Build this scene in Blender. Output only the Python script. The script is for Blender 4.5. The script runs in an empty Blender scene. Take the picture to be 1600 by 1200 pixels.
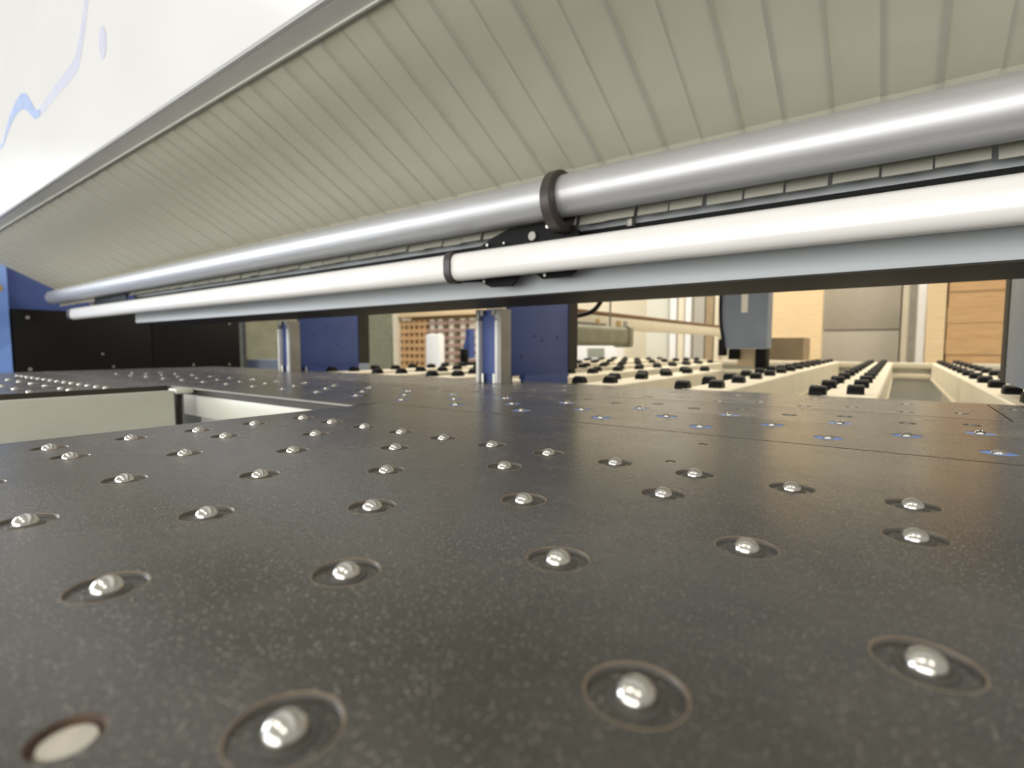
import bpy, bmesh, math, random
from mathutils import Vector, Matrix
random.seed(7)
S = bpy.context.scene
C = S.collection

# ------------------------------------------------------------------ camera
F, HY, VX, CAMH = 815.0, 541.5, 1405.0, 0.12        # focal length (px of 1600), horizon row, vanishing column of +Y, lens height over the table
pit = math.atan((600 - HY) / F)
psi = math.atan((VX - 800) * math.cos(pit) / F)
FW = Vector((-math.sin(psi) * math.cos(pit), math.cos(psi) * math.cos(pit), -math.sin(pit)))
RT = Vector((math.cos(psi), math.sin(psi), 0))
UP = RT.cross(FW)
cd = bpy.data.cameras.new('camera')
cam = bpy.data.objects.new('camera', cd); C.objects.link(cam)
m3 = Matrix((RT, UP, -FW)).transposed()
cam.matrix_world = Matrix.Translation((0, 0, CAMH)) @ m3.to_4x4()
cd.sensor_width = 36; cd.lens = 36 * F / 1600
cd.clip_start = 0.01; cd.clip_end = 100
cd.dof.use_dof = True; cd.dof.focus_distance = 0.55; cd.dof.aperture_fstop = 5.0
S.camera = cam

# ------------------------------------------------------------------ light
w = bpy.data.worlds.new('World'); S.world = w; w.use_nodes = True
bg = w.node_tree.nodes['Background']
bg.inputs[0].default_value = (1.0, 0.95, 0.85, 1); bg.inputs[1].default_value = 0.45
def area(name, loc, target, sx, sy, power, col):
    l = bpy.data.lights.new(name, 'AREA'); l.shape = 'RECTANGLE'; l.size = sx; l.size_y = sy
    l.energy = power; l.color = col
    o = bpy.data.objects.new(name, l); C.objects.link(o); o.location = loc
    o.rotation_euler = (Vector(target) - Vector(loc)).to_track_quat('-Z', 'Y').to_euler()
    return o
area('front_fill', (-1.0, -6.0, 0.6), (-1.0, 0.0, 0.5), 9.0, 3.0, 430, (1.0, 0.985, 0.955))  # added area light from the front to brighten beam and tubes; no window modelled
area('window_side', (-7.5, -2.5, 1.3), (-2.0, 0.6, 0.3), 3.0, 1.8, 200, (0.84, 0.92, 1.0))
for i, (x, y) in enumerate(((-4.0, -1.6), (-1.2, -1.6), (1.6, -1.6))):
    area('hall_lamp', (x, y, 3.4), (x, y + 0.6, 0), 1.4, 0.25, 22, (1.0, 0.94, 0.84))
for i, (x, y) in enumerate(((-5.0, 4.5), (-2.0, 4.5), (1.0, 4.5), (-5.0, 7.2), (-1.5, 7.2), (2.0, 7.2))):
    area('hall_lamp', (x, y, 4.0), (x, y, 0), 1.6, 0.3, 98, (1.0, 0.90, 0.74))
S.view_settings.view_transform = 'Standard'; S.view_settings.look = 'None'
S.view_settings.gamma = 1; S.view_settings.use_curve_mapping = False
S.view_settings.exposure = 0.0

# ------------------------------------------------------------------ helpers
def ray(x, y): return FW * F + RT * (x - 800) + UP * (600 - y)
def at(x, y, Y):
    d = ray(x, y); return d * (Y / d.y) + Vector((0, 0, CAMH))
def atX(x, y, X):
    d = ray(x, y); return d * (X / d.x) + Vector((0, 0, CAMH))
def onz(x, y, Z=0.0):
    d = ray(x, y); return d * ((Z - CAMH) / d.z) + Vector((0, 0, CAMH))

def nodes_of(m):
    m.use_nodes = True
    return m.node_tree.nodes, m.node_tree.links, m.node_tree.nodes['Principled BSDF']
def mat(name, col, rough=0.5, metal=0.0, var=0.12, scale=12, bump=0.0, bscale=200, stretch=None, trans=0.0, coat=0.0):
    m = bpy.data.materials.new(name); N, L, b = nodes_of(m)
    tc = N.new('ShaderNodeTexCoord'); mp = N.new('ShaderNodeMapping')
    L.new(tc.outputs['Object'], mp.inputs[0])
    if stretch: mp.inputs['Scale'].default_value = stretch
    nz = N.new('ShaderNodeTexNoise'); nz.inputs['Scale'].default_value = scale; nz.inputs['Detail'].default_value = 5
    L.new(mp.outputs[0], nz.inputs['Vector'])
    rp = N.new('ShaderNodeValToRGB')
    rp.color_ramp.elements[0].position = 0.3; rp.color_ramp.elements[1].position = 0.7
    rp.color_ramp.elements[0].color = tuple(c * (1 - var) for c in col) + (1,)
    rp.color_ramp.elements[1].color = tuple(min(1, c * (1 + var)) for c in col) + (1,)
    L.new(nz.outputs[0], rp.inputs[0]); L.new(rp.outputs[0], b.inputs['Base Color'])
    b.inputs['Roughness'].default_value = rough; b.inputs['Metallic'].default_value = metal
    if trans: b.inputs['Transmission Weight'].default_value = trans
    if coat: b.inputs['Coat Weight'].default_value = coat; b.inputs['Coat Roughness'].default_value = 0.1
    if bump:
        n2 = N.new('ShaderNodeTexNoise'); n2.inputs['Scale'].default_value = bscale
        L.new(mp.outputs[0], n2.inputs['Vector'])
        bp = N.new('ShaderNodeBump'); bp.inputs['Strength'].default_value = bump; bp.inputs['Distance'].default_value = 0.002
        L.new(n2.outputs[0], bp.inputs['Height']); L.new(bp.outputs[0], b.inputs['Normal'])
    return m

def table_material():
    m = bpy.data.materials.new('phenolic_table'); N, L, b = nodes_of(m)
    tc = N.new('ShaderNodeTexCoord')
    big = N.new('ShaderNodeTexNoise'); big.inputs['Scale'].default_value = 9; big.inputs['Detail'].default_value = 8; big.inputs['Roughness'].default_value = 0.65
    L.new(tc.outputs['Object'], big.inputs['Vector'])
    r1 = N.new('ShaderNodeValToRGB'); r1.color_ramp.elements[0].position = 0.32; r1.color_ramp.elements[1].position = 0.72
    r1.color_ramp.elements[0].color = (0.046, 0.044, 0.039, 1); r1.color_ramp.elements[1].color = (0.100, 0.094, 0.082, 1)
    gr = N.new('ShaderNodeTexNoise'); gr.inputs['Scale'].default_value = 620; gr.inputs['Detail'].default_value = 2; L.new(tc.outputs['Object'], gr.inputs['Vector'])
    ga = N.new('ShaderNodeMath'); ga.operation = 'MULTIPLY_ADD'; ga.inputs[1].default_value = 0.9; ga.inputs[2].default_value = -0.45; L.new(gr.outputs[0], ga.inputs[0])
    gb = N.new('ShaderNodeMath'); gb.operation = 'ADD'; L.new(ga.outputs[0], gb.inputs[0]); L.new(big.outputs[0], gb.inputs[1])
    L.new(gb.outputs[0], r1.inputs[0])
    # dust: fine pale specks
    vo = N.new('ShaderNodeTexVoronoi'); vo.inputs['Scale'].default_value = 720; vo.inputs['Randomness'].default_value = 1
    L.new(tc.outputs['Object'], vo.inputs['Vector'])
    r2 = N.new('ShaderNodeValToRGB'); r2.color_ramp.elements[0].position = 0.24; r2.color_ramp.elements[1].position = 0.42
    r2.color_ramp.elements[0].color = (1, 1, 1, 1); r2.color_ramp.elements[1].color = (0, 0, 0, 1)
    L.new(vo.outputs['Distance'], r2.inputs[0])
    sep = N.new('ShaderNodeSeparateColor'); L.new(vo.outputs['Color'], sep.inputs[0])
    r3 = N.new('ShaderNodeValToRGB'); r3.color_ramp.elements[0].position = 0.70; r3.color_ramp.elements[1].position = 0.95
    L.new(sep.outputs[0], r3.inputs[0])
    patch = N.new('ShaderNodeTexNoise'); patch.inputs['Scale'].default_value = 4; patch.inputs['Detail'].default_value = 4
    L.new(tc.outputs['Object'], patch.inputs['Vector'])
    r4 = N.new('ShaderNodeValToRGB'); r4.color_ramp.elements[0].position = 0.38; r4.color_ramp.elements[1].position = 0.62
    r4.color_ramp.elements[0].color = (0.25, 0.25, 0.25, 1)
    L.new(patch.outputs[0], r4.inputs[0])
    mu = N.new('ShaderNodeMath'); mu.operation = 'MULTIPLY'; L.new(r2.outputs[0], mu.inputs[0]); L.new(r3.outputs[0], mu.inputs[1])
    mu2 = N.new('ShaderNodeMath'); mu2.operation = 'MULTIPLY'; L.new(mu.outputs[0], mu2.inputs[0]); L.new(r4.outputs[0], mu2.inputs[1])
    mx = N.new('ShaderNodeMix'); mx.data_type = 'RGBA'; mx.inputs['B'].default_value = (0.48, 0.46, 0.41, 1)
    L.new(mu2.outputs[0], mx.inputs['Factor']); L.new(r1.outputs[0], mx.inputs['A'])
    # fine scratches
    mp = N.new('ShaderNodeMapping'); mp.inputs['Scale'].default_value = (3, 90, 1); mp.inputs['Rotation'].default_value = (0, 0, 0.5)
    L.new(tc.outputs['Object'], mp.inputs[0])
    sc = N.new('ShaderNodeTexNoise'); sc.inputs['Scale'].default_value = 6; sc.inputs['Detail'].default_value = 3; L.new(mp.outputs[0], sc.inputs['Vector'])
    r5 = N.new('ShaderNodeValToRGB'); r5.color_ramp.elements[0].position = 0.64; r5.color_ramp.elements[1].position = 0.80
    r5.color_ramp.elements[1].color = (0.35, 0.35, 0.35, 1)
    L.new(sc.outputs[0], r5.inputs[0])
    mx2 = N.new('ShaderNodeMix'); mx2.data_type = 'RGBA'; mx2.inputs['B'].default_value = (0.16, 0.155, 0.14, 1)
    L.new(r5.outputs[0], mx2.inputs['Factor']); L.new(mx.outputs['Result'], mx2.inputs['A'])
    L.new(mx2.outputs['Result'], b.inputs['Base Color'])
    b.inputs['Sheen Weight'].default_value = 0.05; b.inputs['Sheen Roughness'].default_value = 0.45; b.inputs['Sheen Tint'].default_value = (1.0, 0.93, 0.82, 1)
    rr = N.new('ShaderNodeMapRange'); rr.inputs['To Min'].default_value = 0.17; rr.inputs['To Max'].default_value = 0.36
    L.new(big.outputs[0], rr.inputs['Value']); L.new(rr.outputs[0], b.inputs['Roughness'])
    bp = N.new('ShaderNodeBump'); bp.inputs['Strength'].default_value = 0.12; bp.inputs['Distance'].default_value = 0.001
    fn = N.new('ShaderNodeTexNoise'); fn.inputs['Scale'].default_value = 500; L.new(tc.outputs['Object'], fn.inputs['Vector'])
    L.new(fn.outputs[0], bp.inputs['Height']); L.new(bp.outputs[0], b.inputs['Normal'])
    return m

def strip_material():
    m = bpy.data.materials.new('pvc_strip'); N, L, b = nodes_of(m)
    out = N['Material Output']
    tc = N.new('ShaderNodeTexCoord'); nz = N.new('ShaderNodeTexNoise'); nz.inputs['Scale'].default_value = 5; nz.inputs['Detail'].default_value = 6
    L.new(tc.outputs['Object'], nz.inputs['Vector'])
    rp = N.new('ShaderNodeValToRGB'); rp.color_ramp.elements[0].position = 0.3; rp.color_ramp.elements[1].position = 0.7
    rp.color_ramp.elements[0].color = (0.58, 0.57, 0.485, 1); rp.color_ramp.elements[1].color = (0.65, 0.64, 0.555, 1)
    L.new(nz.outputs[0], rp.inputs[0]); L.new(rp.outputs[0], b.inputs['Base Color'])
    b.inputs['Roughness'].default_value = 0.38
    tl = N.new('ShaderNodeBsdfTranslucent'); L.new(rp.outputs[0], tl.inputs[0])
    mx = N.new('ShaderNodeMixShader'); mx.inputs[0].default_value = 0.4
    L.new(b.outputs[0], mx.inputs[1]); L.new(tl.outputs[0], mx.inputs[2]); L.new(mx.outputs[0], out.inputs[0])
    return m

M = dict(
    strip_edge=mat('pvc_strip_edge', (0.88, 0.86, 0.76), 0.3, var=0.03),
    table=table_material(), strip=strip_material(),
    edge=mat('table_edge', (0.055, 0.045, 0.035), 0.5),
    cup=mat('cup_dark', (0.080, 0.076, 0.068), 0.45, scale=80),
    rim=mat('cup_rim', (0.26, 0.20, 0.13), 0.4, 0.0, scale=60),
    wall=mat('cup_wall', (0.11, 0.10, 0.09), 0.4, 0.0, scale=60),
    blue_cup=mat('cup_blue', (0.22, 0.40, 0.95), 0.5, scale=60),
    ball=mat('ball_steel', (0.72, 0.70, 0.66), 0.22, 1.0, var=0.05),
    screw=mat('screw_steel', (0.55, 0.54, 0.50), 0.35, 0.9, scale=90),
    bolt=mat('bolt_zinc', (0.72, 0.68, 0.58), 0.42, 0.5, scale=90),
    rust=mat('rusty_steel', (0.10, 0.062, 0.04), 0.6, 0.2, scale=90, var=0.4),
    cream=mat('cream_paint', (0.66, 0.66, 0.58), 0.42, var=0.03),
    railc=mat('cream_rail_paint', (0.86, 0.79, 0.62), 0.40, var=0.04),
    white=mat('white_panel', (0.66, 0.66, 0.66), 0.22, var=0.02, scale=3),
    lip=mat('beige_lip', (0.86, 0.85, 0.79), 0.45, var=0.03),
    steel=mat('brushed_steel', (0.60, 0.60, 0.61), 0.46, 0.6, var=0.06, scale=30, stretch=(0.3, 6, 6)),
    wtube=mat('white_tube', (0.90, 0.88, 0.84), 0.24, var=0.02, coat=0.3),
    alu=mat('beam_aluminium', (0.44, 0.47, 0.485), 0.5, 0.1, var=0.05, scale=8, stretch=(0.2, 4, 4)),
    dark=mat('dark_underside', (0.040, 0.035, 0.028), 0.6),
    black=mat('black_paint', (0.004, 0.004, 0.004), 0.6),
    rubber=mat('black_rubber', (0.006, 0.006, 0.006), 0.5),
    brown=mat('brown_plastic', (0.060, 0.050, 0.045), 0.40),
    blue=mat('blue_paint', (0.048, 0.082, 0.26), 0.45, var=0.06),
    lblue=mat('light_blue_paint', (0.16, 0.30, 0.74), 0.42, var=0.04),
    gblue=mat('blue_grey_paint', (0.22, 0.26, 0.33), 0.45, var=0.06),
    guide=mat('guide_rail_white', (0.84, 0.82, 0.76), 0.35, var=0.05),
    gsteel=mat('grey_steel', (0.30, 0.29, 0.26), 0.45, 0.4),
    olive=mat('olive_grey_paint', (0.27, 0.27, 0.19), 0.45),
    brass=mat('brass', (0.75, 0.52, 0.25), 0.3, 0.9),
    floor=mat('concrete_floor', (0.26, 0.26, 0.25), 0.5, var=0.15, scale=2),
    plaster=mat('cream_plaster', (0.74, 0.68, 0.54), 0.7, var=0.04, scale=3),
    door=mat('grey_door', (0.42, 0.40, 0.35), 0.5, var=0.04),
    wood=mat('wood_board', (0.58, 0.36, 0.17), 0.5, var=0.15, scale=5, stretch=(1, 1, 12)),
    pale=mat('pale_board', (0.78, 0.60, 0.36), 0.5, var=0.06, scale=4, stretch=(1, 1, 8)),
    pink=mat('pinkish_board', (0.40, 0.26, 0.22), 0.6, var=0.1),
    card=mat('cardboard', (0.34, 0.26, 0.16), 0.7),
    rbrown=mat('rust_brown_trim', (0.24, 0.13, 0.06), 0.5),
    pwhite=mat('white_plastic', (0.82, 0.83, 0.84), 0.4, var=0.02),
    ink=mat('painted_blue_reflection', (0.33, 0.43, 0.68), 0.3, var=0.15, scale=20),  # blue and pale colours of the reflection painted on the hood panel
    refl_pale=mat('painted_pale_reflection', (0.53, 0.55, 0.67), 0.3, var=0.05, scale=20),
    screen=mat('grey_screen', (0.30, 0.31, 0.24), 0.3),
    cloth=mat('blue_cloth', (0.06, 0.10, 0.32), 0.8),
)

for k_ in ('black', 'rubber', 'dark'): M[k_].node_tree.nodes['Principled BSDF'].inputs['Specular IOR Level'].default_value = 0.18

def link(name, me, parent=None, loc=None):
    o = bpy.data.objects.new(name, me); C.objects.link(o)
    if parent is not None: o.parent = parent
    if loc is not None: o.location = loc
    return o
def empty(name, loc=(0, 0, 0)):
    o = bpy.data.objects.new(name, None); C.objects.link(o); o.location = loc; o.empty_display_size = 0.05
    return o
def tag(o, label=None, cat=None, group=None, kind=None):
    if label: o['label'] = label
    if cat: o['category'] = cat
    if group: o['group'] = group
    if kind: o['kind'] = kind
    return o
def mesh(name, bm, mats, smooth=False):
    me = bpy.data.meshes.new(name); bmesh.ops.recalc_face_normals(bm, faces=bm.faces); bm.to_mesh(me); bm.free()
    for m in (mats if isinstance(mats, (list, tuple)) else [mats]): me.materials.append(m)
    if smooth:
        for p in me.polygons: p.use_smooth = True
    return me
def sharpen(me, ang=40):
    me.set_sharp_from_angle(angle=math.radians(ang))
def box_bm(x0, x1, y0, y1, z0, z1, bev=0.0, seg=2, bm=None):
    own = bm is None
    b = bmesh.new()
    v = bmesh.ops.create_cube(b, size=1)['verts']
    for q in v:
        q.co = Vector(((x0 + x1) / 2 + q.co.x * (x1 - x0), (y0 + y1) / 2 + q.co.y * (y1 - y0), (z0 + z1) / 2 + q.co.z * (z1 - z0)))
    if bev: bmesh.ops.bevel(b, geom=list(b.edges), offset=bev, segments=seg, affect='EDGES', profile=0.5)
    if own: return b
    t = bpy.data.meshes.new('t'); b.to_mesh(t); b.free(); bm.from_mesh(t); bpy.data.meshes.remove(t)
    return bm
def box(name, x0, x1, y0, y1, z0, z1, m, parent=None, bev=0.0, seg=2):
    me = mesh(name, box_bm(min(x0, x1), max(x0, x1), min(y0, y1), max(y0, y1), min(z0, z1), max(z0, z1), bev, seg), m, bool(bev))
    if bev: sharpen(me)
    o = link(name, me)
    if parent is not None:
        o.parent = parent; o.location = -parent.location       # geometry stays in world coordinates
    return o
def extrude_x(prof, x0, x1, caps=True):
    """closed (y, z) profile swept along X"""
    bm = bmesh.new(); A = [bm.verts.new((x0, y, z)) for y, z in prof]; B = [bm.verts.new((x1, y, z)) for y, z in prof]
    n = len(prof)
    for i in range(n): bm.faces.new((A[i], A[(i + 1) % n], B[(i + 1) % n], B[i]))
    if caps: bm.faces.new(A); bm.faces.new(B[::-1])
    return bm
def extrude_y(prof, y0, y1):
    """closed (x, z) profile swept along Y"""
    bm = bmesh.new(); A = [bm.verts.new((x, y0, z)) for x, z in prof]; B = [bm.verts.new((x, y1, z)) for x, z in prof]
    n = len(prof)
    for i in range(n): bm.faces.new((A[i], A[(i + 1) % n], B[(i + 1) % n], B[i]))
    bm.faces.new(A); bm.faces.new(B[::-1])
    return bm
def put(name, bm, m, parent=None, smooth=False, ang=40):
    me = mesh(name, bm, m, smooth)
    if smooth: sharpen(me, ang)
    o = link(name, me)
    if parent is not None: o.parent = parent; o.location = -parent.location
    return o
def circle(cy, cz, r, n=48): return [(cy + r * math.cos(2 * math.pi * i / n), cz + r * math.sin(2 * math.pi * i / n)) for i in range(n)]
def rrect(cy, cz, wy, wz, r, n=8):
    P = []
    for sx, sz, a0 in ((1, 1, 0), (-1, 1, 90), (-1, -1, 180), (1, -1, 270)):
        for k in range(n + 1):
            a = math.radians(a0 + 90 * k / n)
            P.append((cy + sx * (wy / 2 - r) + r * math.cos(a), cz + sz * (wz / 2 - r) + r * math.sin(a)))
    return P
def cyl(name, p0, p1, r, m, parent=None, n=20, r2=None):
    p0, p1 = Vector(p0), Vector(p1); d = p1 - p0
    bm = bmesh.new()
    bmesh.ops.create_cone(bm, cap_ends=True, segments=n, radius1=r, radius2=r if r2 is None else r2, depth=d.length,
                          matrix=Matrix.Translation((p0 + p1) / 2) @ d.to_track_quat('Z', 'Y').to_matrix().to_4x4())
    return put(name, bm, m, parent, True)
def tube_path(name, pts, r, m, parent=None, n=10):
    cu = bpy.data.curves.new(name, 'CURVE'); cu.dimensions = '3D'; cu.bevel_depth = r; cu.bevel_resolution = 3; cu.resolution_u = 8
    sp = cu.splines.new('NURBS'); sp.points.add(len(pts) - 1); sp.use_endpoint_u = True; sp.order_u = 3
    for q, p in zip(sp.points, pts): q.co = tuple(p) + (1,)
    t = bpy.data.objects.new('t', cu); C.objects.link(t)
    bpy.context.view_layer.update()
    me = bpy.data.meshes.new_from_object(t.evaluated_get(bpy.context.evaluated_depsgraph_get()))
    bpy.data.objects.remove(t); bpy.data.curves.remove(cu)
    me.materials.clear(); me.materials.append(m)
    for p in me.polygons: p.use_smooth = True
    o = link(name, me)
    if parent is not None: o.parent = parent; o.location = -parent.location
    return o

def plate_with_holes(outline, holes, thick, mtop, medge, z=0.0):
    """flat plate, outline = list of (x, y); holes = list of (x, y, r, segments)"""
    bm = bmesh.new(); E = []
    def loop(P):
        V = [bm.verts.new((x, y, z)) for x, y in P]
        for i in range(len(V)): E.append(bm.edges.new((V[i], V[(i + 1) % len(V)])))
        return V
    O = loop(outline)
    H = [loop([(x + r * math.cos(2 * math.pi * i / n), y + r * math.sin(2 * math.pi * i / n)) for i in range(n)]) for x, y, r, n in holes]
    bmesh.ops.triangle_fill(bm, edges=E, use_beauty=True, use_dissolve=False, normal=(0, 0, 1))
    for f in bm.faces:
        if f.normal.z < 0: f.normal_flip()
    lo = [bm.verts.new((v.co.x, v.co.y, z - thick)) for v in O]
    n = len(O)
    for i in range(n):
        f = bm.faces.new((O[i], O[(i + 1) % n], lo[(i + 1) % n], lo[i])); f.material_index = 1
    f = bm.faces.new(lo); f.material_index = 1
    me = bpy.data.meshes.new('plate'); bm.to_mesh(me); bm.free()
    me.materials.append(mtop); me.materials.append(medge)
    return me

# ------------------------------------------------------------------ ball transfer meshes
R = 0.0182
def cup_mesh(n, floor_z, mfloor, r=R):
    bm = bmesh.new()
    prof = [(r, 0.0), (r - 0.0004, 0.0002), (r - 0.0008, -0.0003), (r - 0.0012, floor_z), (0.0, floor_z)]
    rings = []
    for pr, pz in prof[:-1]:
        rings.append([bm.verts.new((pr * math.cos(2 * math.pi * i / n), pr * math.sin(2 * math.pi * i / n), pz)) for i in range(n)])
    for a in range(3):
        for i in range(n):
            f = bm.faces.new((rings[a][i], rings[a][(i + 1) % n], rings[a + 1][(i + 1) % n], rings[a + 1][i])); f.material_index = 0 if a < 2 else 1; f.smooth = True
    f = bm.faces.new(rings[3]); f.material_index = 2
    me = bpy.data.meshes.new('ball_cup'); bm.to_mesh(me); bm.free()
    for m in (M['rim'], M['wall'], mfloor): me.materials.append(m)
    return me
def ball_mesh(u, v):
    bm = bmesh.new(); r = 0.0077
    bmesh.ops.create_uvsphere(bm, u_segments=u, v_segments=v, radius=r)
    # seat collar round the ball
    n = u; prof = [(0.0108, -0.0004), (0.0104, 0.0006), (0.0090, 0.0008), (0.0076, 0.0004)]
    rg = [[bm.verts.new((a * math.cos(2 * math.pi * i / n), a * math.sin(2 * math.pi * i / n), b)) for i in range(n)] for a, b in prof]
    for k in range(3):
        for i in range(n): bm.faces.new((rg[k][i], rg[k][(i + 1) % n], rg[k + 1][(i + 1) % n], rg[k + 1][i]))
    for f in bm.faces:
        if max(Vector((v.co.x, v.co.y)).length for v in f.verts) > 0.00775: f.material_index = 1
    me = bpy.data.meshes.new('ball'); bm.to_mesh(me); bm.free(); me.materials.append(M['ball']); me.materials.append(M['cup'])
    for p in me.polygons: p.use_smooth = True
    return me
CUP_N, CUP_F = cup_mesh(48, -0.0022, M['table']), cup_mesh(20, -0.0022, M['table'])
CUP_B = cup_mesh(28, -0.0006, M['blue_cup'])
CUP_G = cup_mesh(24, -0.0030, M['cup'], 0.013)
BALL_N, BALL_F = ball_mesh(32, 20), ball_mesh(14, 10)
BALL_G = BALL_F.copy(); BALL_G.materials[0] = M['gsteel']

def add_cups(parent, L):
    for x, y, kind in L:
        cm = {'n': CUP_N, 'f': CUP_F, 'b': CUP_B, 'g': CUP_G}[kind]
        c = link('ball_cup', cm, parent, Vector((x, y, 0)) - parent.location)
        b = link('ball', BALL_N if kind == 'n' else BALL_G if kind == 'g' else BALL_F, c, (0, 0, {'n': -0.0022, 'f': -0.0018, 'b': -0.0030, 'g': -0.0060}[kind]))
def hole(x, y, kind): return (x, y, 0.013 if kind == 'g' else R, {'n': 48, 'f': 20, 'b': 28, 'g': 24}[kind])

# ------------------------------------------------------------------ the hall
floor = box('floor', -14, 8, -5, 12, -1.0, -0.92, M['floor']); tag(floor, 'grey concrete hall floor', kind='structure')
WY = 9.0
wr = box('wall_rear', -14, 8, WY, WY + 0.2, -0.92, 4.5, M['plaster']); tag(wr, 'cream plastered rear wall of the hall', kind='structure')
wl = box('wall_left', -14.2, -14, -5, 12, -0.92, 4.5, M['plaster']); tag(wl, 'cream plastered side wall of the hall', kind='structure')

# ------------------------------------------------------------------ front table
TX0, SEAM1 = -0.888, 0.722
PX, PY, GX = 0.0818, 0.0820, 0.0133
cups = []
measured = {(2, 1): (422, 1121), (1, 2): (974, 1072), (0, 3): (1412, 1014), (4, 1): (155, 907), (3, 2): (527, 892), (2, 3): (867, 872), (1, 4): (1161, 849), (0, 5): (1411, 828)}
for j in range(-4, 7):
    for k in range(-6, 11):
        edge = (j == 6) or (k == 10)
        if not edge and (k + j) % 2 == 0: continue
        x, y = GX - PX * k, PY * j + 0.001
        cups.append((x, y, 'n'))
ft = empty('front_table', (-0.3, 0.3, 0))
tag(ft, 'large dark grey ball-transfer table in the foreground', 'table')
holes = [hole(*c) for c in cups]
bolt_c = onz(105, 1150); screws = [onz(1048, 721), onz(1099, 694)]; rusty = onz(128, 684)
holes.append((bolt_c.x, bolt_c.y, 0.0105, 36))
for s in screws: holes.append((s.x, s.y, 0.0055, 20))
me = plate_with_holes([(TX0, -0.5), (0.62, -0.5), (0.62, SEAM1), (TX0, SEAM1)], holes, 0.022, M['table'], M['edge'])
top = link('table_top', me, ft, -ft.location)
add_cups(ft, cups)
def recess(name, p, r, depth, mfloor, parent, n=36, head=None):
    bm = bmesh.new()
    prof = [(r, 0.0), (r - 0.0012, -0.0012), (r - 0.0014, -depth)]
    rg = [[bm.verts.new((a * math.cos(2 * math.pi * i / n), a * math.sin(2 * math.pi * i / n), b)) for i in range(n)] for a, b in prof]
    for q in range(2):
        for i in range(n):
            f = bm.faces.new((rg[q][i], rg[q][(i + 1) % n], rg[q + 1][(i + 1) % n], rg[q + 1][i])); f.smooth = True
    bm.faces.new(rg[-1])
    me = bpy.data.meshes.new(name); bm.to_mesh(me); bm.free(); me.materials.append(M['rust'])
    o = link(name, me, parent, Vector((p.x, p.y, 0)) - parent.location)
    bm = bmesh.new()
    bmesh.ops.create_cone(bm, cap_ends=True, segments=n, radius1=r - 0.002, radius2=r - 0.003, depth=depth * 0.5)
    bmesh.ops.translate(bm, verts=bm.verts, vec=(0, 0, -depth * 0.7))
    # cross slot: two small raised lips are enough to read as a drive
    b2 = box_bm(-r * 0.35, r * 0.35, -r * 0.07, r * 0.07, -depth * 0.46, -depth * 0.42); t = bpy.data.meshes.new('t'); b2.to_mesh(t); b2.free(); bm.from_mesh(t)
    me = mesh('screw_head', bm, mfloor); link('screw_head', me, o)
    return o
recess('bolt_recess', bolt_c, 0.0105, 0.004, M['bolt'], ft)
for s in screws: recess('screw_recess', s, 0.0055, 0.0015, M['screw'], ft, 20)

# ------------------------------------------------------------------ left table (beyond the gap)
LTX = -1.812
lt = empty('side_table', (-2.4, 0.1, 0)); tag(lt, 'dark ball-transfer table beyond the gap at left', 'table')
lc = []
for i in range(14): lc.append((-1.838 - 0.0815 * i, 0.510, 'f'))
for j, Y in enumerate((0.427, 0.344, 0.262, 0.18, 0.098)):
    lc.append((-1.838, Y, 'f'))
    for i in range(1, 14):
        if (i + j) % 2 == 1: lc.append((-1.838 - 0.0815 * i, Y, 'f'))
me = plate_with_holes([(-3.3, -0.5), (LTX, -0.5), (LTX, 0.655), (-3.3, 0.655)], [hole(*c) for c in lc], 0.02, M['table'], M['edge'])
link('table_top', me, lt, -lt.location); add_cups(lt, lc)
fr = empty('side_rail', (-1.66, 0.1, -0.35)); tag(fr, 'cream steel side rail with rounded end cap in the table gap', 'rail')
box('rail_panel', -1.665, -1.640, -0.5, 0.612, -0.35, -0.004, M['cream'], fr, 0.004)
box('end_cap', -1.690, -1.632, 0.613, 0.662, -0.014, 0.001, M['cream'], fr, 0.006)
box('end_bracket', -1.672, -1.655, 0.625, 0.636, -0.35, -0.0145, M['dark'], fr)
box('table_support', LTX - 0.30, LTX - 0.06, -0.4, 0.6, -0.92, -0.021, M['gsteel'], lt)

# ------------------------------------------------------------------ machine table
MTX0, MTX1 = -3.3, 1.0
MY0, MY1, MY2, MY3 = 0.7265, 1.140, 1.146, 1.470
GAPY = 0.668
mt = empty('machine_table', (-1.0, 1.0, 0)); tag(mt, 'long dark machine table with blue ball cups under the pressure beam', 'table')
mc = []
for i in range(-3, 18):
    x = 0.0955 - 0.1655 * i
    mc.append((x, 0.795, 'b')); mc.append((x, 0.962, 'b')); mc.append((x - 0.082, 0.878, 'b'))
    mc.append((x, 1.057, 'g')); mc.append((x - 0.08, 1.022, 'g'))
mc = [c for c in mc if MTX0 + 0.03 < c[0] < MTX1 - 0.03]
out = [(MTX0, GAPY + 0.0), (-0.892, GAPY + 0.0), (-0.892, MY0), (MTX1, MY0), (MTX1, MY1), (MTX0, MY1)]
me = plate_with_holes(out, [hole(*c) for c in mc], 0.02, M['table'], M['edge'])
link('front_plate', me, mt, -mt.location)
add_cups(mt, mc)
rc = [(x, y, 'g') for i in range(-3, 18) for x, y in ((0.0955 - 0.1655 * i, 1.228), (0.016 - 0.1655 * i, 1.195), (0.018 - 0.1655 * i, 1.36))]
rcl = [c for c in rc if MTX0 + .03 < c[0] < 0.13]; rcr = [c for c in rc if 0.175 < c[0] < MTX1 - .03]
me = plate_with_holes([(MTX0, MY2), (0.150, MY2), (0.150, MY3), (MTX0, MY3)], [hole(*c) for c in rcl], 0.02, M['table'], M['edge']); link('rear_plate', me, mt, -mt.location)
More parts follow.
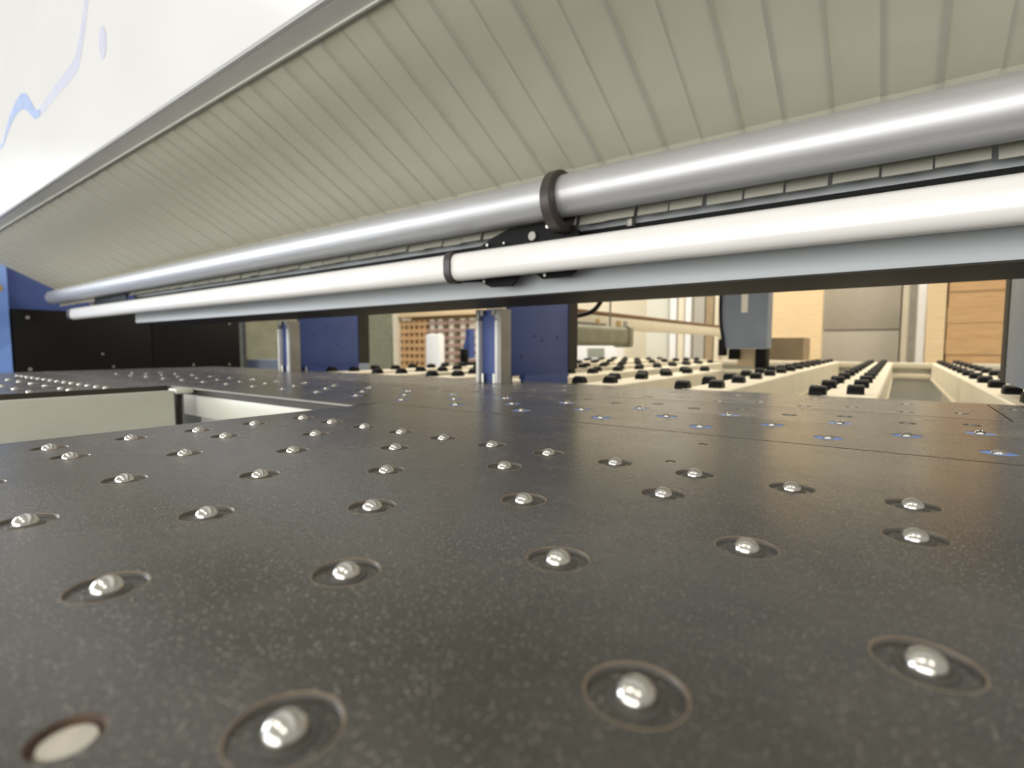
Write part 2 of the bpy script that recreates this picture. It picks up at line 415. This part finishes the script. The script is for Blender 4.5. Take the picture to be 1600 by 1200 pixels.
me = plate_with_holes([(0.153, MY2), (MTX1, MY2), (MTX1, MY3), (0.153, MY3)], [hole(*c) for c in rcr], 0.02, M['table'], M['edge']); link('rear_plate', me, mt, -mt.location)
add_cups(mt, rcl + rcr)
box('edge_strip', LTX + 0.03, -0.892, GAPY - 0.010, GAPY - 0.001, -0.0035, 0.0005, M['gsteel'], mt)
box('frame_beam', -1.74, -0.892, GAPY + 0.004, GAPY + 0.05, -0.085, -0.022, M['cream'], mt, 0.004)
box('frame_beam', -1.70, -0.892, GAPY + 0.035, GAPY + 0.10, -0.40, -0.092, M['cream'], mt, 0.004)
box('machine_bed', MTX0, MTX1, 0.80, 1.10, -0.92, -0.022, M['gsteel'], mt)

# ------------------------------------------------------------------ hood, strip curtain
HX0, HX1 = -4.62, 1.2
HZ, HYF, HYR = 0.706, 0.554, 0.620
hd = empty('saw_hood', (-1.5, 0.6, HZ)); tag(hd, 'glossy white hood panel above the strip curtain', 'machine hood')
put('front_panel', extrude_x([(HYF, HZ + 0.004), (HYF + 0.004, HZ), (HYF + 0.012, HZ), (HYF + 0.012, 2.2), (HYF, 2.2)], HX0, HX1), M['white'], hd)
box('bottom_lip', HX0, HX1, HYF + 0.013, HYR + 0.006, HZ, HZ + 0.004, M['lip'], hd)
box('inner_flange', HX0, HX1, HYR + 0.003, HYR + 0.006, HZ + 0.004, HZ + 0.12, M['lip'], hd)
def reflection_ribbon(name, pix, wid, m, off=0.0006):  # flat ribbon painting a wavy reflection onto the glossy hood panel
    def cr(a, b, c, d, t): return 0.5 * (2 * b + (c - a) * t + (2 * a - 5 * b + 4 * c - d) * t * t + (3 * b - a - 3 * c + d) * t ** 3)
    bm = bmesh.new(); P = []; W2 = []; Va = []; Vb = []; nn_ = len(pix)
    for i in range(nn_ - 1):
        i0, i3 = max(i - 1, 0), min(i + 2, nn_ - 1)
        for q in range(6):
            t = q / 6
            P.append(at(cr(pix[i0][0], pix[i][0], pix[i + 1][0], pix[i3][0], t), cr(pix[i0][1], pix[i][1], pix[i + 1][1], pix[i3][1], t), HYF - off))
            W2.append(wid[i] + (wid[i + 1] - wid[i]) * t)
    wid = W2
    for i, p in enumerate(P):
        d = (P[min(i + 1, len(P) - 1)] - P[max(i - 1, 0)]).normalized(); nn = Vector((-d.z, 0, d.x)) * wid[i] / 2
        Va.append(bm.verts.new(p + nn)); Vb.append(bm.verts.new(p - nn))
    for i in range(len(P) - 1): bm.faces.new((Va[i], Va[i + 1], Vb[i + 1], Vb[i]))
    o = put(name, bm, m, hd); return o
reflection_ribbon('painted_blue_reflection', [(-8, 238), (4, 225), (12, 200), (20, 178), (30, 162), (38, 158), (46, 166), (55, 178), (64, 175)], [.010, .02, .03, .04, .055, .06, .05, .035, .01], M['ink'])  # 'ink' is the blue of the painted reflection
reflection_ribbon('painted_pale_reflection', [(48, 176), (60, 176), (75, 158), (90, 138), (108, 116), (120, 96), (126, 66), (131, 34), (135, 4), (140, -20)], [.01, .025, .035, .04, .045, .05, .045, .04, .035, .03], M['refl_pale'], 0.0003)
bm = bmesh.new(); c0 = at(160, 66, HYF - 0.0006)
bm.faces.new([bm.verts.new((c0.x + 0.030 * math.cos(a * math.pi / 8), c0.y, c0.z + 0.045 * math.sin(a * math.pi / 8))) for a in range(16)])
put('painted_pale_reflection', bm, M['refl_pale'], hd)  # pale spot belonging to the painted reflection

box('clamp_strip', HX0, HX1, HYR - 0.012, HYR - 0.007, HZ - 0.005, HZ - 0.0003, M['cream'], hd)
SC_P = 0.0680
cu = empty('strip_curtain', (-1.5, HYR, HZ)); tag(cu, 'slanting curtain of translucent beige plastic strips under the hood', 'strip curtain')
TY, TZ, TR = 0.985, 0.4410, 0.0435
def strip_mesh(wd, dz, tip):
    # centre line in (y, z): rim at the hood, slope over the tube, drop behind it
    sl = -0.536
    line = [(HYR - 0.006, HZ - 0.002), (HYR + 0.004, HZ - 0.004)]
    for k in range(1, 9):
        y = HYR + 0.004 + (1.000 - HYR - 0.004) * k / 8
        line.append((y, HZ - 0.004 + sl * (y - HYR - 0.004)))
    line += [(1.020, 0.480), (1.033, 0.462), (1.037, 0.436), (1.035, 0.415), (1.026, 0.386 + tip)]
    bm = bmesh.new(); th = 0.0022; rows = []
    for i, (y, z) in enumerate(line):
        a = line[max(i - 1, 0)]; b = line[min(i + 1, len(line) - 1)]
        d = Vector((b[0] - a[0], b[1] - a[1])).normalized(); nn = Vector((d.y, -d.x)) # pointing down-front
        if nn.y > 0: nn = -nn
        q = Vector((y, z)) - nn * dz
        wd_ = wd if i < 12 else 0.0625
        rows.append([bm.verts.new((-wd_ / 2, q.x, q.y)), bm.verts.new((wd_ / 2, q.x, q.y)), bm.verts.new((wd_ / 2, q.x - nn.x * th, q.y - nn.y * th)), bm.verts.new((-wd_ / 2, q.x - nn.x * th, q.y - nn.y * th))])
    for i in range(len(rows) - 1):
        for k in range(4):
            f = bm.faces.new((rows[i][k], rows[i][(k + 1) % 4], rows[i + 1][(k + 1) % 4], rows[i + 1][k]))
            if k in (1, 3): f.material_index = 1
    bm.faces.new(rows[0]); bm.faces.new(rows[-1][::-1])
    return mesh('strip', bm, [M['strip'], M['strip_edge']])
variants = {}
for dz in (0, 1):
    variants[dz] = [strip_mesh(0.0760 if dz else 0.0740, 0.0026 * dz, t) for t in (0.0, 0.001, -0.001)]
i = 0
x = 0.950
while x > -4.50:
    d = i % 2
    o = link('strip', random.choice(variants[d]), cu, Vector((x, 0, 0)) - cu.location); i += 1; x -= SC_P
    o.rotation_euler.z = random.uniform(-0.003, 0.003)

# ------------------------------------------------------------------ tubes and pressure beam
TEND = -4.50
rt = empty('roller_tube', (-1.5, TY, TZ)); tag(rt, 'round brushed steel tube along the foot of the strip curtain', 'tube')
prof = []
bm = bmesh.new(); n = 64
secs = [(1.0, TR), (TEND + 0.03, TR), (TEND + 0.008, TR - 0.006), (TEND, TR - 0.02)]
rings = [[bm.verts.new((x, TY + r * math.cos(2 * math.pi * k / n), TZ + r * math.sin(2 * math.pi * k / n))) for k in range(n)] for x, r in secs]
for a in range(len(rings) - 1):
    for k in range(n): bm.faces.new((rings[a][k], rings[a][(k + 1) % n], rings[a + 1][(k + 1) % n], rings[a + 1][k]))
bm.faces.new(rings[0]); bm.faces.new(rings[-1])
put('tube_shell', bm, M['steel'], rt, True)
def collar(name, x, cy, cz, r0, r1, wx, m, parent, n=56):
    bm = bmesh.new(); prof = [(r0, -wx / 2), (r1 - 0.003, -wx / 2), (r1, -wx / 2 + 0.003), (r1, wx / 2 - 0.003), (r1 - 0.003, wx / 2), (r0, wx / 2)]
    rg = [[bm.verts.new((x + b, cy + a * math.cos(2 * math.pi * k / n), cz + a * math.sin(2 * math.pi * k / n))) for k in range(n)] for a, b in prof]
    for a in range(len(rg)):
        for k in range(n): bm.faces.new((rg[a][k], rg[a][(k + 1) % n], rg[(a + 1) % len(rg)][(k + 1) % n], rg[(a + 1) % len(rg)][k]))
    return put(name, bm, m, parent, True)
WY_, WZ_ = 0.970, 0.3150
c1 = collar('collar', -0.600, TY, TZ - 0.011, 0.0437, 0.0650, 0.026, M['brown'], rt)
wt = empty('white_tube', (-1.5, WY_, WZ_)); tag(wt, 'glossy white tube below the steel tube in front of the beam', 'tube')
put('tube_shell', extrude_x(rrect(WY_, WZ_, 0.050, 0.067, 0.024, 10), -3.98, 1.0), M['wtube'], wt, True, 30)
put('end_cap', extrude_x(rrect(WY_, WZ_, 0.050, 0.066, 0.022, 8), -4.03, -4.00), M['screw'], wt, True)
put('end_ring', extrude_x(rrect(WY_, WZ_, 0.056, 0.073, 0.026, 8), -4.00, -3.98), M['brown'], wt, True)
put('clamp_band', extrude_x(rrect(WY_ , WZ_, 0.062, 0.079, 0.028, 10), -0.905, -0.885), M['brown'], wt, True, 30)

pb = empty('pressure_beam', (-1.2, 1.2, 0.4)); tag(pb, 'long grey aluminium pressure beam with dark underside behind the tubes', 'beam')
BY = 1.062
beam = [(BY, 0.247), (BY, 0.300), (BY, 0.358), (BY + 0.022, 0.360), (BY + 0.022, 0.3795), (BY, 0.381), (BY, 0.52), (1.330, 0.52), (1.330, 0.247)]
put('beam_body', extrude_x(beam, -3.30, 1.0), M['alu'], pb)
put('pressure_shoe', extrude_x([(BY + 0.002, 0.2435), (BY + 0.002, 0.2468), (1.328, 0.2468), (1.328, 0.2435)], -3.30, 1.0), M['dark'], pb)
# hanger plate between the two tubes
pts = [(742, 392), (770, 372), (795, 358), (880, 344), (905, 360), (900, 424), (890, 432), (848, 436), (838, 428), (815, 428), (800, 447), (768, 449), (750, 440), (712, 442)]
hp = empty('tube_hanger', (-0.7, 1.03, 0.35)); tag(hp, 'black bracket plate holding the two tubes at the collar', 'bracket')
bm = bmesh.new(); P = [at(x_, y_, 1.010) for x_, y_ in pts]
A = [bm.verts.new((p.x, 1.008, p.z)) for p in P]; B = [bm.verts.new((p.x, 1.015, p.z)) for p in P]
for q in range(len(P)): bm.faces.new((A[q], A[(q + 1) % len(P)], B[(q + 1) % len(P)], B[q]))
bm.faces.new(A); bm.faces.new(B[::-1])
put('plate', bm, M['black'], hp)
for (x_, y_, r_) in ((832, 369, 0.010), (856, 354, 0.005), (762, 383, 0.004), (788, 380, 0.003), (852, 430, 0.004), (757, 440, 0.004)):
    p = at(x_, y_, 1.005); cyl('bolt', (p.x, 1.008, p.z), (p.x, 1.002, p.z), r_, M['screw'] if r_ < 0.009 else M['gsteel'], hp, 6 if r_ < .009 else 20)
box('groove_shade', -3.29, 0.99, BY - 0.002, BY + 0.021, 0.3605, 0.379, M['black'], pb)  # black strip stands in for the shade inside the beam groove
pk = at(980, 335, 1.03); hk = box('beam_pin', pk.x - 0.006, pk.x + 0.006, 1.04, BY, pk.z - 0.022, pk.z + 0.022, M['gsteel'], pb, 0.002)
box('pin_tip', pk.x - 0.005, pk.x + 0.005, 1.043, BY - 0.002, pk.z - 0.032, pk.z - 0.0225, M['black'], pb)
# second hanger near the far end
p = atX(150, 470, -3.9)
eh = empty('tube_hanger', (-3.6, 1.03, 0.37)); tag(eh, 'small black bracket with an orange clip at the far left tube end', 'bracket')
box('plate', -3.75, -3.25, 1.008, 1.015, 0.33, 0.400, M['black'], eh, 0.003)
box('clip', -3.82, -3.751, 1.004, 1.015, 0.355, 0.375, M['rust'], eh, 0.003)

# ------------------------------------------------------------------ guide posts under the beam
def guide_post(x0, wdt, y0, label, paint, xs):
    g = empty('guide_post', (x0 + wdt / 2, y0, 0)); tag(g, label, 'machine post', 'lift guide posts under the beam')
    z1 = 0.42 if y0 > 1.331 else 0.24
    box('column', x0 + 0.014, x0 + wdt - 0.014, y0 + 0.02, min(y0 + 0.10, 1.468), 0.0005, 0.242, paint[0], g)
    for xa in (x0, x0 + wdt - 0.012):
        box('guide_rail', xa, xa + 0.012, y0, y0 + 0.03, 0.0005, 0.205, M['guide'], g, 0.002)
        box('rail_head', xa - 0.001, xa + 0.013, y0, y0 + 0.03, 0.206, 0.242, M['gsteel'], g, 0.002)
    for xa in (x0 + 0.022, x0 + wdt - 0.022):
        cyl('foot_bolt', (xa, y0 + 0.010, 0.0005), (xa, y0 + 0.010, 0.030), 0.006, M['screw'], g, 8)
        cyl('top_bolt', (xa, y0 + 0.006, 0.222), (xa, y0 + 0.006, 0.242), 0.008, M['gsteel'], g, 6)
    box('flange', x0 + wdt + 0.001, x0 + wdt + 0.014, y0, y0 + 0.055, 0.0005, 0.242, M['gsteel'], g)
    sp = box('side_plate', x0 + wdt - 0.008 if xs > 0 else x0 + 0.002, x0 + wdt + 0.010 if xs > 0 else x0 + 0.016, y0 + 0.056 if xs > 0 else y0 + .101, 1.77, 0.021 if xs > 0 else 0.03, 0.46, paint[1], g, 0.001)
    if xs > 0: box('plate_skirt', x0 + wdt - 0.008, x0 + wdt + 0.010, 1.475, 1.77, -0.10, 0.0205, paint[1], g)
    for q in range(5):
        yy, zz = random.uniform(y0 + 0.10, 1.70), random.uniform(0.05, 0.22)
        if xs > 0: cyl('rivet', (x0 + wdt + 0.010, yy, zz), (x0 + wdt + 0.012, yy, zz), 0.004, M['dark'], g, 8)
    box('back_plate', x0 + 0.0, x0 + wdt + 0.012, 1.772, 1.84, 0.03, 0.46, M['dark'], g)
    return g
guide_post(-1.140, 0.092, 1.336, 'blue guide post with white guide rails and blue side plate near middle', (M['blue'], M['blue']), 1)
guide_post(-2.440, 0.092, 1.372, 'blue guide post with side plate nearest the black end panels', (M['blue'], M['blue']), 1)
guide_post(0.213, 0.12, 1.39, 'blue-grey guide post at the right edge beside the cream rail', (M['gblue'], M['gblue']), -1)

# ------------------------------------------------------------------ machine end at the far left
EX = -4.62
en = empty('machine_end', (EX - 0.3, 1.0, -0.92)); tag(en, 'bright blue machine end housing with black panels at far left', 'machine housing')
box('end_wall', EX - 0.5, EX - 0.06, 0.80, 2.26, -0.92, 1.0, M['blue'], en)
box('end_column', EX - 0.5, EX - 0.01, 0.20, 0.797, -0.92, 0.64, M['lblue'], en, 0.01)
pa = box('black_panel', EX - 0.058, EX - 0.01, 0.806, 1.59, -0.20, 0.365, M['black'], en, 0.003)
pb2 = box('black_panel', EX - 0.058, EX - 0.01, 1.594, 2.26, -0.20, 0.365, M['black'], en, 0.003)
for (x_, y_) in ((43, 496), (47, 577), (160, 553), (358, 506), (302, 570), (358, 569), (177, 573)):
    p = atX(x_, y_, EX - 0.01); cyl('screw', (EX - 0.0095, p.y, p.z), (EX - 0.003, p.y, p.z), 0.011 if x_ < 60 else 0.007, M['screw'], en, 12)
# small orange mark on the column
p = atX(1, 450, EX - 0.01); box('orange_mark', EX - 0.0095, EX - 0.008, p.y - 0.03, p.y + 0.008, p.z - 0.02, p.z + 0.02, M['brass'], en)
ob = box('cream_cabinet', -5.3, -4.9, 2.45, 3.2, -0.92, 0.50, M['olive']); tag(ob, 'olive grey cabinet between black panels and left guide post', 'cabinet')
ob2 = box('blue_bench', -4.9, -4.2, 2.45, 3.3, -0.92, 0.0, M['gblue'])
tag(ob2, 'low blue bench in front of the olive grey cabinet', 'bench')

# ------------------------------------------------------------------ rear roller rails
def wheel_mesh(n=20):
    bm = bmesh.new(); prof = [(0.006, -0.019), (0.021, -0.019), (0.024, -0.015), (0.024, 0.015), (0.021, 0.019), (0.006, 0.019)]
    rg = [[bm.verts.new((b, a * math.cos(2 * math.pi * k / n), a * math.sin(2 * math.pi * k / n))) for k in range(n)] for a, b in prof]
    for a in range(len(rg) - 1):
        for k in range(n): bm.faces.new((rg[a][k], rg[a][(k + 1) % n], rg[a + 1][(k + 1) % n], rg[a + 1][k]))
    bm.faces.new(rg[0]); bm.faces.new(rg[-1])
    me = mesh('roller', bm, M['rubber'], True); sharpen(me, 30); return me
WHEEL = wheel_mesh()
RZ = -0.004
labels = ['cream roller rail at the right edge beside the blue-grey post', 'cream double-row roller rail in the middle of the rear opening',
          'cream roller rail just right of the grey clamp unit', 'cream roller rail just left of the grey clamp unit',
          'cream roller rail behind the middle guide post', 'cream roller rail just left of the middle guide post',
          'cream roller rail in front of the wooden rack', 'cream roller rail nearest the left guide post']
for i, lab in enumerate(labels):
    cx = 0.255 - 0.352 * i if i else 0.282
    wd = 0.062 if i else 0.080
    r = empty('roller_rail', (cx, 1.5, -0.92)); tag(r, lab, 'roller rail', 'roller rails behind the saw')
    x0, x1 = cx - wd, cx + wd
    Y0, Y1 = 1.49, {3: 2.90, 4: 4.2}.get(i, 5.0)
    prof = [(x0 - 0.004, -0.13), (x0 - 0.004, -0.118), (x0, -0.118), (x0, RZ - 0.004), (x0 + 0.004, RZ), (x1 - 0.004, RZ), (x1, RZ - 0.004), (x1, -0.118), (x1 + 0.004, -0.118), (x1 + 0.004, -0.13)]
    put('rail_body', extrude_y(prof, Y0, Y1), M['railc'], r)
    for yy in (1.9, Y1 - 0.4): box('leg', cx - 0.03, cx + 0.03, yy, yy + 0.06, -0.92, -0.131, M['railc'], r)
    y = 1.56
    k = 0
    while y < Y1 - 0.11:
        for dx, dy in (((-wd - 0.006, 0.0), (0.010, 0.075)) if i else ((-0.040, 0.04), (0.052, 0.11))):
            yy = y + dy
            link('roller', WHEEL, r, Vector((cx + dx, yy, RZ + 0.0005)) - r.location)
        y += 0.27
cr = empty('cross_rail', (-1.0, 5.03, -0.92)); tag(cr, 'cream cross rail closing the far ends of the roller rails', 'cross rail')
box('upper_bar', -2.6, 0.9, 5.002, 5.06, -0.045, RZ, M['railc'], cr, 0.004)
box('lower_bar', -2.6, 0.9, 5.002, 5.05, -0.125, -0.088, M['railc'], cr, 0.004)
box('closing_sheet', -2.6, 0.9, 5.0605, 5.065, -0.90, -0.046, M['cream'], cr)
for xx in (-2.5, -1.0, 0.8): box('leg', xx, xx + 0.06, 5.066, 5.11, -0.92, -0.01, M['railc'], cr)

# ------------------------------------------------------------------ clamp unit and gantry behind the saw
CY = 3.0
a, b = at(1125, 440, CY), at(1198, 545, CY)
cl = empty('clamp_unit', ((a.x + b.x) / 2, CY, b.z)); tag(cl, 'grey clamp unit with pale stripe and black jaws over the rails', 'clamp')
cx0, cx1, cz0, cz1 = a.x + 0.004, b.x, b.z, 0.60
pr = [(cx0 + 0.03, cz0), (cx1 - 0.004, cz0), (cx1, cz0 + 0.004), (cx1, cz1), (cx0, cz1), (cx0 - 0.004, cz1 - 0.2), (cx0 + 0.008, cz0 + 0.09)]
put('housing', extrude_y(pr, CY, CY + 0.12), M['gblue'], cl)
s0, s1 = at(1159, 455, CY - 0.004), at(1168, 488, CY - 0.004)
box('stripe', s0.x, s1.x, CY - 0.004, CY - 0.0005, s1.z, cz1, M['guide'], cl)
for (xa, xb, ya, yb) in ((1138, 1150, 546, 562), (1180, 1196, 546, 577)):
    p, q = at(xa, ya, CY + 0.02), at(xb, yb, CY + 0.02)
    box('jaw', p.x, q.x, CY + 0.02, CY + 0.12, q.z, cz0 - 0.001, M['black'], cl, 0.004)
p, q = at(1151, 548, CY + 0.1), at(1180, 572, CY + 0.1)
box('wooden_pad', p.x, q.x, CY + 0.121, CY + 0.2, q.z, cz0 - 0.001, M['pale'], cl)
tube_path('cable', [at(1127, 440, CY - .01), at(1125, 480, CY - .01), at(1126, 510, CY - .01), at(1130, 530, CY - .01), at(1131, 548, CY - .01)], 0.008, M['rubber'], cl)
p, q = at(1124, 530, CY + 0.05), at(1134, 556, CY + 0.05)
box('cable_plug', p.x, q.x, CY + 0.03, CY + 0.09, q.z, p.z, M['rubber'], cl, 0.006)
p, q = at(1200, 528, 3.8), at(1254, 578, 3.8)
cb = box('cardboard_box', p.x, q.x, 3.8, 4.1, 0.03, p.z, M['card'])
cb.name = 'brown_housing'; tag(cb, 'brown box-shaped unit right of the grey clamp unit', 'machine box')

# overhead side rail with the pneumatic unit hung from it
GXX = -1.5
g = empty('side_gantry', (GXX - 0.05, 4, 0.25)); tag(g, 'cream overhead side rail with brown top strip along the rear table', 'gantry rail')
box('rail_beam', GXX - 0.10, GXX, 1.95, 6.2, 0.235, 0.315, M['railc'], g, 0.004)
box('top_strip', GXX - 0.10, GXX + 0.006, 1.95, 6.2, 0.316, 0.338, M['rbrown'], g, 0.002)
box('support_leg', GXX - 0.09, GXX - 0.01, 6.1, 6.19, -0.92, 0.234, M['railc'], g)
un = empty('pneumatic_unit', (-1.35, 2.6, 0.13)); tag(un, 'olive pneumatic unit with brass fittings hung beside the side rail', 'pneumatic unit')
put('cylinder_body', extrude_y(rrect(-1.39, 0.182, 0.10, 0.115, 0.03, 6), 2.02, 3.02), M['olive'], un, True)
put('end_cap', extrude_y(rrect(-1.39, 0.180, 0.115, 0.13, 0.02, 5), 3.021, 3.07), M['olive'], un, True)
for yy, m_, rr in ((2.66, 'brass', .012), (2.93, 'brass', .015), (3.03, 'screw', .014)):
    cyl('fitting', (-1.37, yy, 0.2401), (-1.37, yy, 0.275), rr, M[m_], un, 10)
cyl('hanger_rod', (-1.40, 2.88, 0.2401), (-1.40, 2.88, 0.42), 0.006, M['gsteel'], un, 8)
box('hanger_bracket', GXX, -1.442, 2.3, 2.9, 0.17, 0.20, M['gsteel'], un)
hb = box('valve_strip', -1.43, -1.36, 2.2, 2.75, 0.2402, 0.252, M['gsteel'], un)
hs = tube_path('air_hose', [at(946, 455, 2.3), at(940, 470, 2.3), at(930, 484, 2.3), at(915, 492, 2.3), (-1.38, 2.3, 0.262)], 0.011, M['rubber'])
tag(hs, 'black air hose curving down behind the middle guide post', 'hose')

# ------------------------------------------------------------------ far background against the rear wall
def panel(name, x0, x1, y0, y1, Y, depth, m, label, cat, parent=None, bev=0.0, zfloor=False, ztop=None):
    p, q = at(x0, y0, Y), at(x1, y1, Y); p.x = at(x0, 520, Y).x; q.x = at(x1, 520, Y).x
    o = box(name, p.x, q.x, Y, Y + depth, -0.92 if zfloor else q.z, p.z if ztop is None else ztop, m, parent, bev)
    if label: tag(o, label, cat)
    return o
# grey roller door with leaves
d = empty('door_1', at(1347, 560, WY - 0.1)); tag(d, 'wide grey door in the rear wall', kind='structure')
z_ = [at(1347, y_, WY - 0.1).z for y_ in (430, 516, 610)]
xa, xb = at(1286, 500, WY - .1).x, at(1406, 500, WY - .1).x
box('door_leaf', xa, xb, WY - 0.09, WY - 0.005, z_[1] + 0.01, 1.6, M['door'], d, 0.005)
box('door_leaf', xa, xb, WY - 0.09, WY - 0.005, -0.92, z_[1] - 0.01, M['door'], d, 0.005)
t1 = panel('trim_1', 1408, 1418, 440, 600, WY - 0.15, 0.14, M['plaster'], 'pale door post right of the grey door', None, zfloor=True, ztop=2.2); t1['kind'] = 'structure'
c1 = panel('pipe_column', 1419, 1430, 440, 600, WY - 0.4, 0.15, M['gsteel'], 'dark grey steel column right of the grey door', 'column', zfloor=True, ztop=2.2)
c2 = panel('pipe_column', 1432, 1444, 440, 600, WY - 0.4, 0.15, M['pwhite'], 'white column beside the dark steel column', 'column', zfloor=True, ztop=2.2)
panel('upright_board', 1450, 1476, 455, 600, 7.0, 0.5, M['pale'], 'pale upright board left of the orange board stack', 'board', zfloor=True, ztop=1.7)
st = empty('board_stack', at(1520, 560, 7.0)); tag(st, 'stack of orange wooden boards behind the right rail', 'board stack')
p, q = at(1478, 520, 7.0), at(1640, 520, 7.0)
zz = -0.92; kk = 0
while zz < 1.5:
    h_ = 0.16
    box('board', p.x + random.uniform(0, .01), q.x, 7.0 + random.uniform(0, .02), 7.6, zz, zz + h_ - 0.002, M['wood'], st); zz += h_; kk += 1
panel('tall_board', 1203, 1284, 450, 600, 8.0, 0.06, M['pale'], 'tall pale wooden board left of the grey door', 'board', zfloor=True, ztop=1.7)
# white cabinets and posts left of the clamp
for (x0, x1, m_, lab) in ((1046, 1056, 'pwhite', 'narrow white post left of the striped posts'), (1059, 1068, 'plaster', 'pale post between two white posts'), (1070, 1079, 'pwhite', 'white post right of the pale post'),
                          (1084, 1100, 'door', 'grey post left of the brown post'), (1102, 1114, 'card', 'brown post beside the grey clamp unit'), (1116, 1122, 'plaster', 'thin pale post touching the clamp unit outline')):
    panel('upright_post', x0, x1, 455, 600, 8.4, 0.12, M[m_], lab, 'post', zfloor=True, ztop=1.9)
panel('grey_cabinet', 1010, 1044, 450, 600, 8.5, 0.4, M['cream'], 'light grey cabinet left of the white posts', 'cabinet', zfloor=True, ztop=1.8)
mo = empty('control_terminal', at(930, 560, 7.0)); tag(mo, 'white control terminal with grey screen beyond the rails', 'control terminal')
p, q = at(890, 540, 7.0), at(962, 575, 7.0); box('case', p.x, q.x, 7.0, 7.3, -0.92, p.z, M['pwhite'], mo, 0.01)
p, q = at(918, 544, 6.99), at(944, 558, 6.99); box('screen', p.x, q.x, 6.985, 6.999, q.z, p.z, M['screen'], mo)

# wooden rack on the left
RY = 6.0
rk = empty('wooden_rack', at(680, 575, RY)); tag(rk, 'wooden pigeonhole rack seen between the two guide posts', 'rack')
L0, L1 = at(622, 500, RY).x, at(748, 500, RY).x
zt, zb = at(680, 494, RY).z, at(680, 580, RY).z
box('back_board', L0, L1, RY + 0.30, RY + 0.33, -0.92, zt, M['wood'], rk)
cols = [at(x_, 530, RY).x for x_ in (622, 630, 638, 646, 654, 662)]
for x_ in (622, 630, 638, 646, 654, 662): 
    xx = at(x_, 530, RY).x; box('divider', xx - 0.035, xx + 0.035, RY + 0.02, RY + 0.299, -0.92, zt - 0.05, M['wood'], rk)
for x_ in (674, 687, 704, 722, 736):
    xx = at(x_, 530, RY).x; box('divider', xx - 0.05, xx + 0.05, RY + 0.02, RY + 0.299, -0.92, zt - 0.05, M['plaster'], rk)
for q in range(7):
    zz = zt - 0.11 - q * 0.118
    box('shelf', L0, at(668, 530, RY).x, RY, RY + 0.019, zz - 0.028, zz + 0.028, M['wood'], rk)
    box('shelf', at(668, 530, RY).x, L1, RY, RY + 0.019, zz - 0.022, zz + 0.022, M['pink'], rk)
box('top_board', L0 - 0.03, L1 + 0.02, RY - 0.05, RY + 0.36, zt, zt + 0.10, M['pale'], rk, 0.005)
p = panel('rack_upright', 614, 621, 490, 600, RY - 0.06, 0.1, M['plaster'], None, None, rk, zfloor=True)
panel('olive_cabinet', 576, 612, 492, 600, 6.1, 0.1, M['olive'], 'tall olive cabinet left of the wooden rack', 'cabinet', zfloor=True)
panel('wall_shelf', 588, 700, 482, 487, 6.6, 0.3, M['plaster'], 'pale shelf board above the wooden rack', 'shelf')
panel('white_canister', 664, 686, 522, 600, 5.3, 0.12, M['pwhite'], 'white canister standing in front of the wooden rack', 'canister', bev=0.03, zfloor=True)
dv = empty('black_device', at(722, 575, 3.2)); tag(dv, 'black device beside the white guide rail of middle post', 'device')
p, q = at(711, 545, 3.2), at(731, 577, 3.2); box('body', p.x + .03, q.x, 3.2, 3.3, q.z, q.z + 0.06, M['black'], dv, 0.01)
p2 = at(716, 545, 3.2); q2 = at(722, 562, 3.2); box('stem', p2.x, q2.x, 3.22, 3.28, q.z + 0.0601, p2.z, M['black'], dv, 0.006)
bt = empty('blue_cloth', at(728, 530, 4.5)); 
bm = bmesh.new(); P = [at(x_, y_, 4.5) for x_, y_ in ((728, 514), (733, 514), (734, 560), (724, 557), (723, 545), (727, 530))]
A = [bm.verts.new((p.x, 4.5, p.z)) for p in P]; B = [bm.verts.new((p.x + .01, 4.58, p.z)) for p in P]
for q in range(6): bm.faces.new((A[q], A[(q + 1) % 6], B[(q + 1) % 6], B[q]))
bm.faces.new(A); bm.faces.new(B[::-1]); bpy.data.objects.remove(bt)
bt = put('blue_cloth', bm, M['cloth']); tag(bt, 'blue cloth hanging beside the wooden rack', 'cloth')
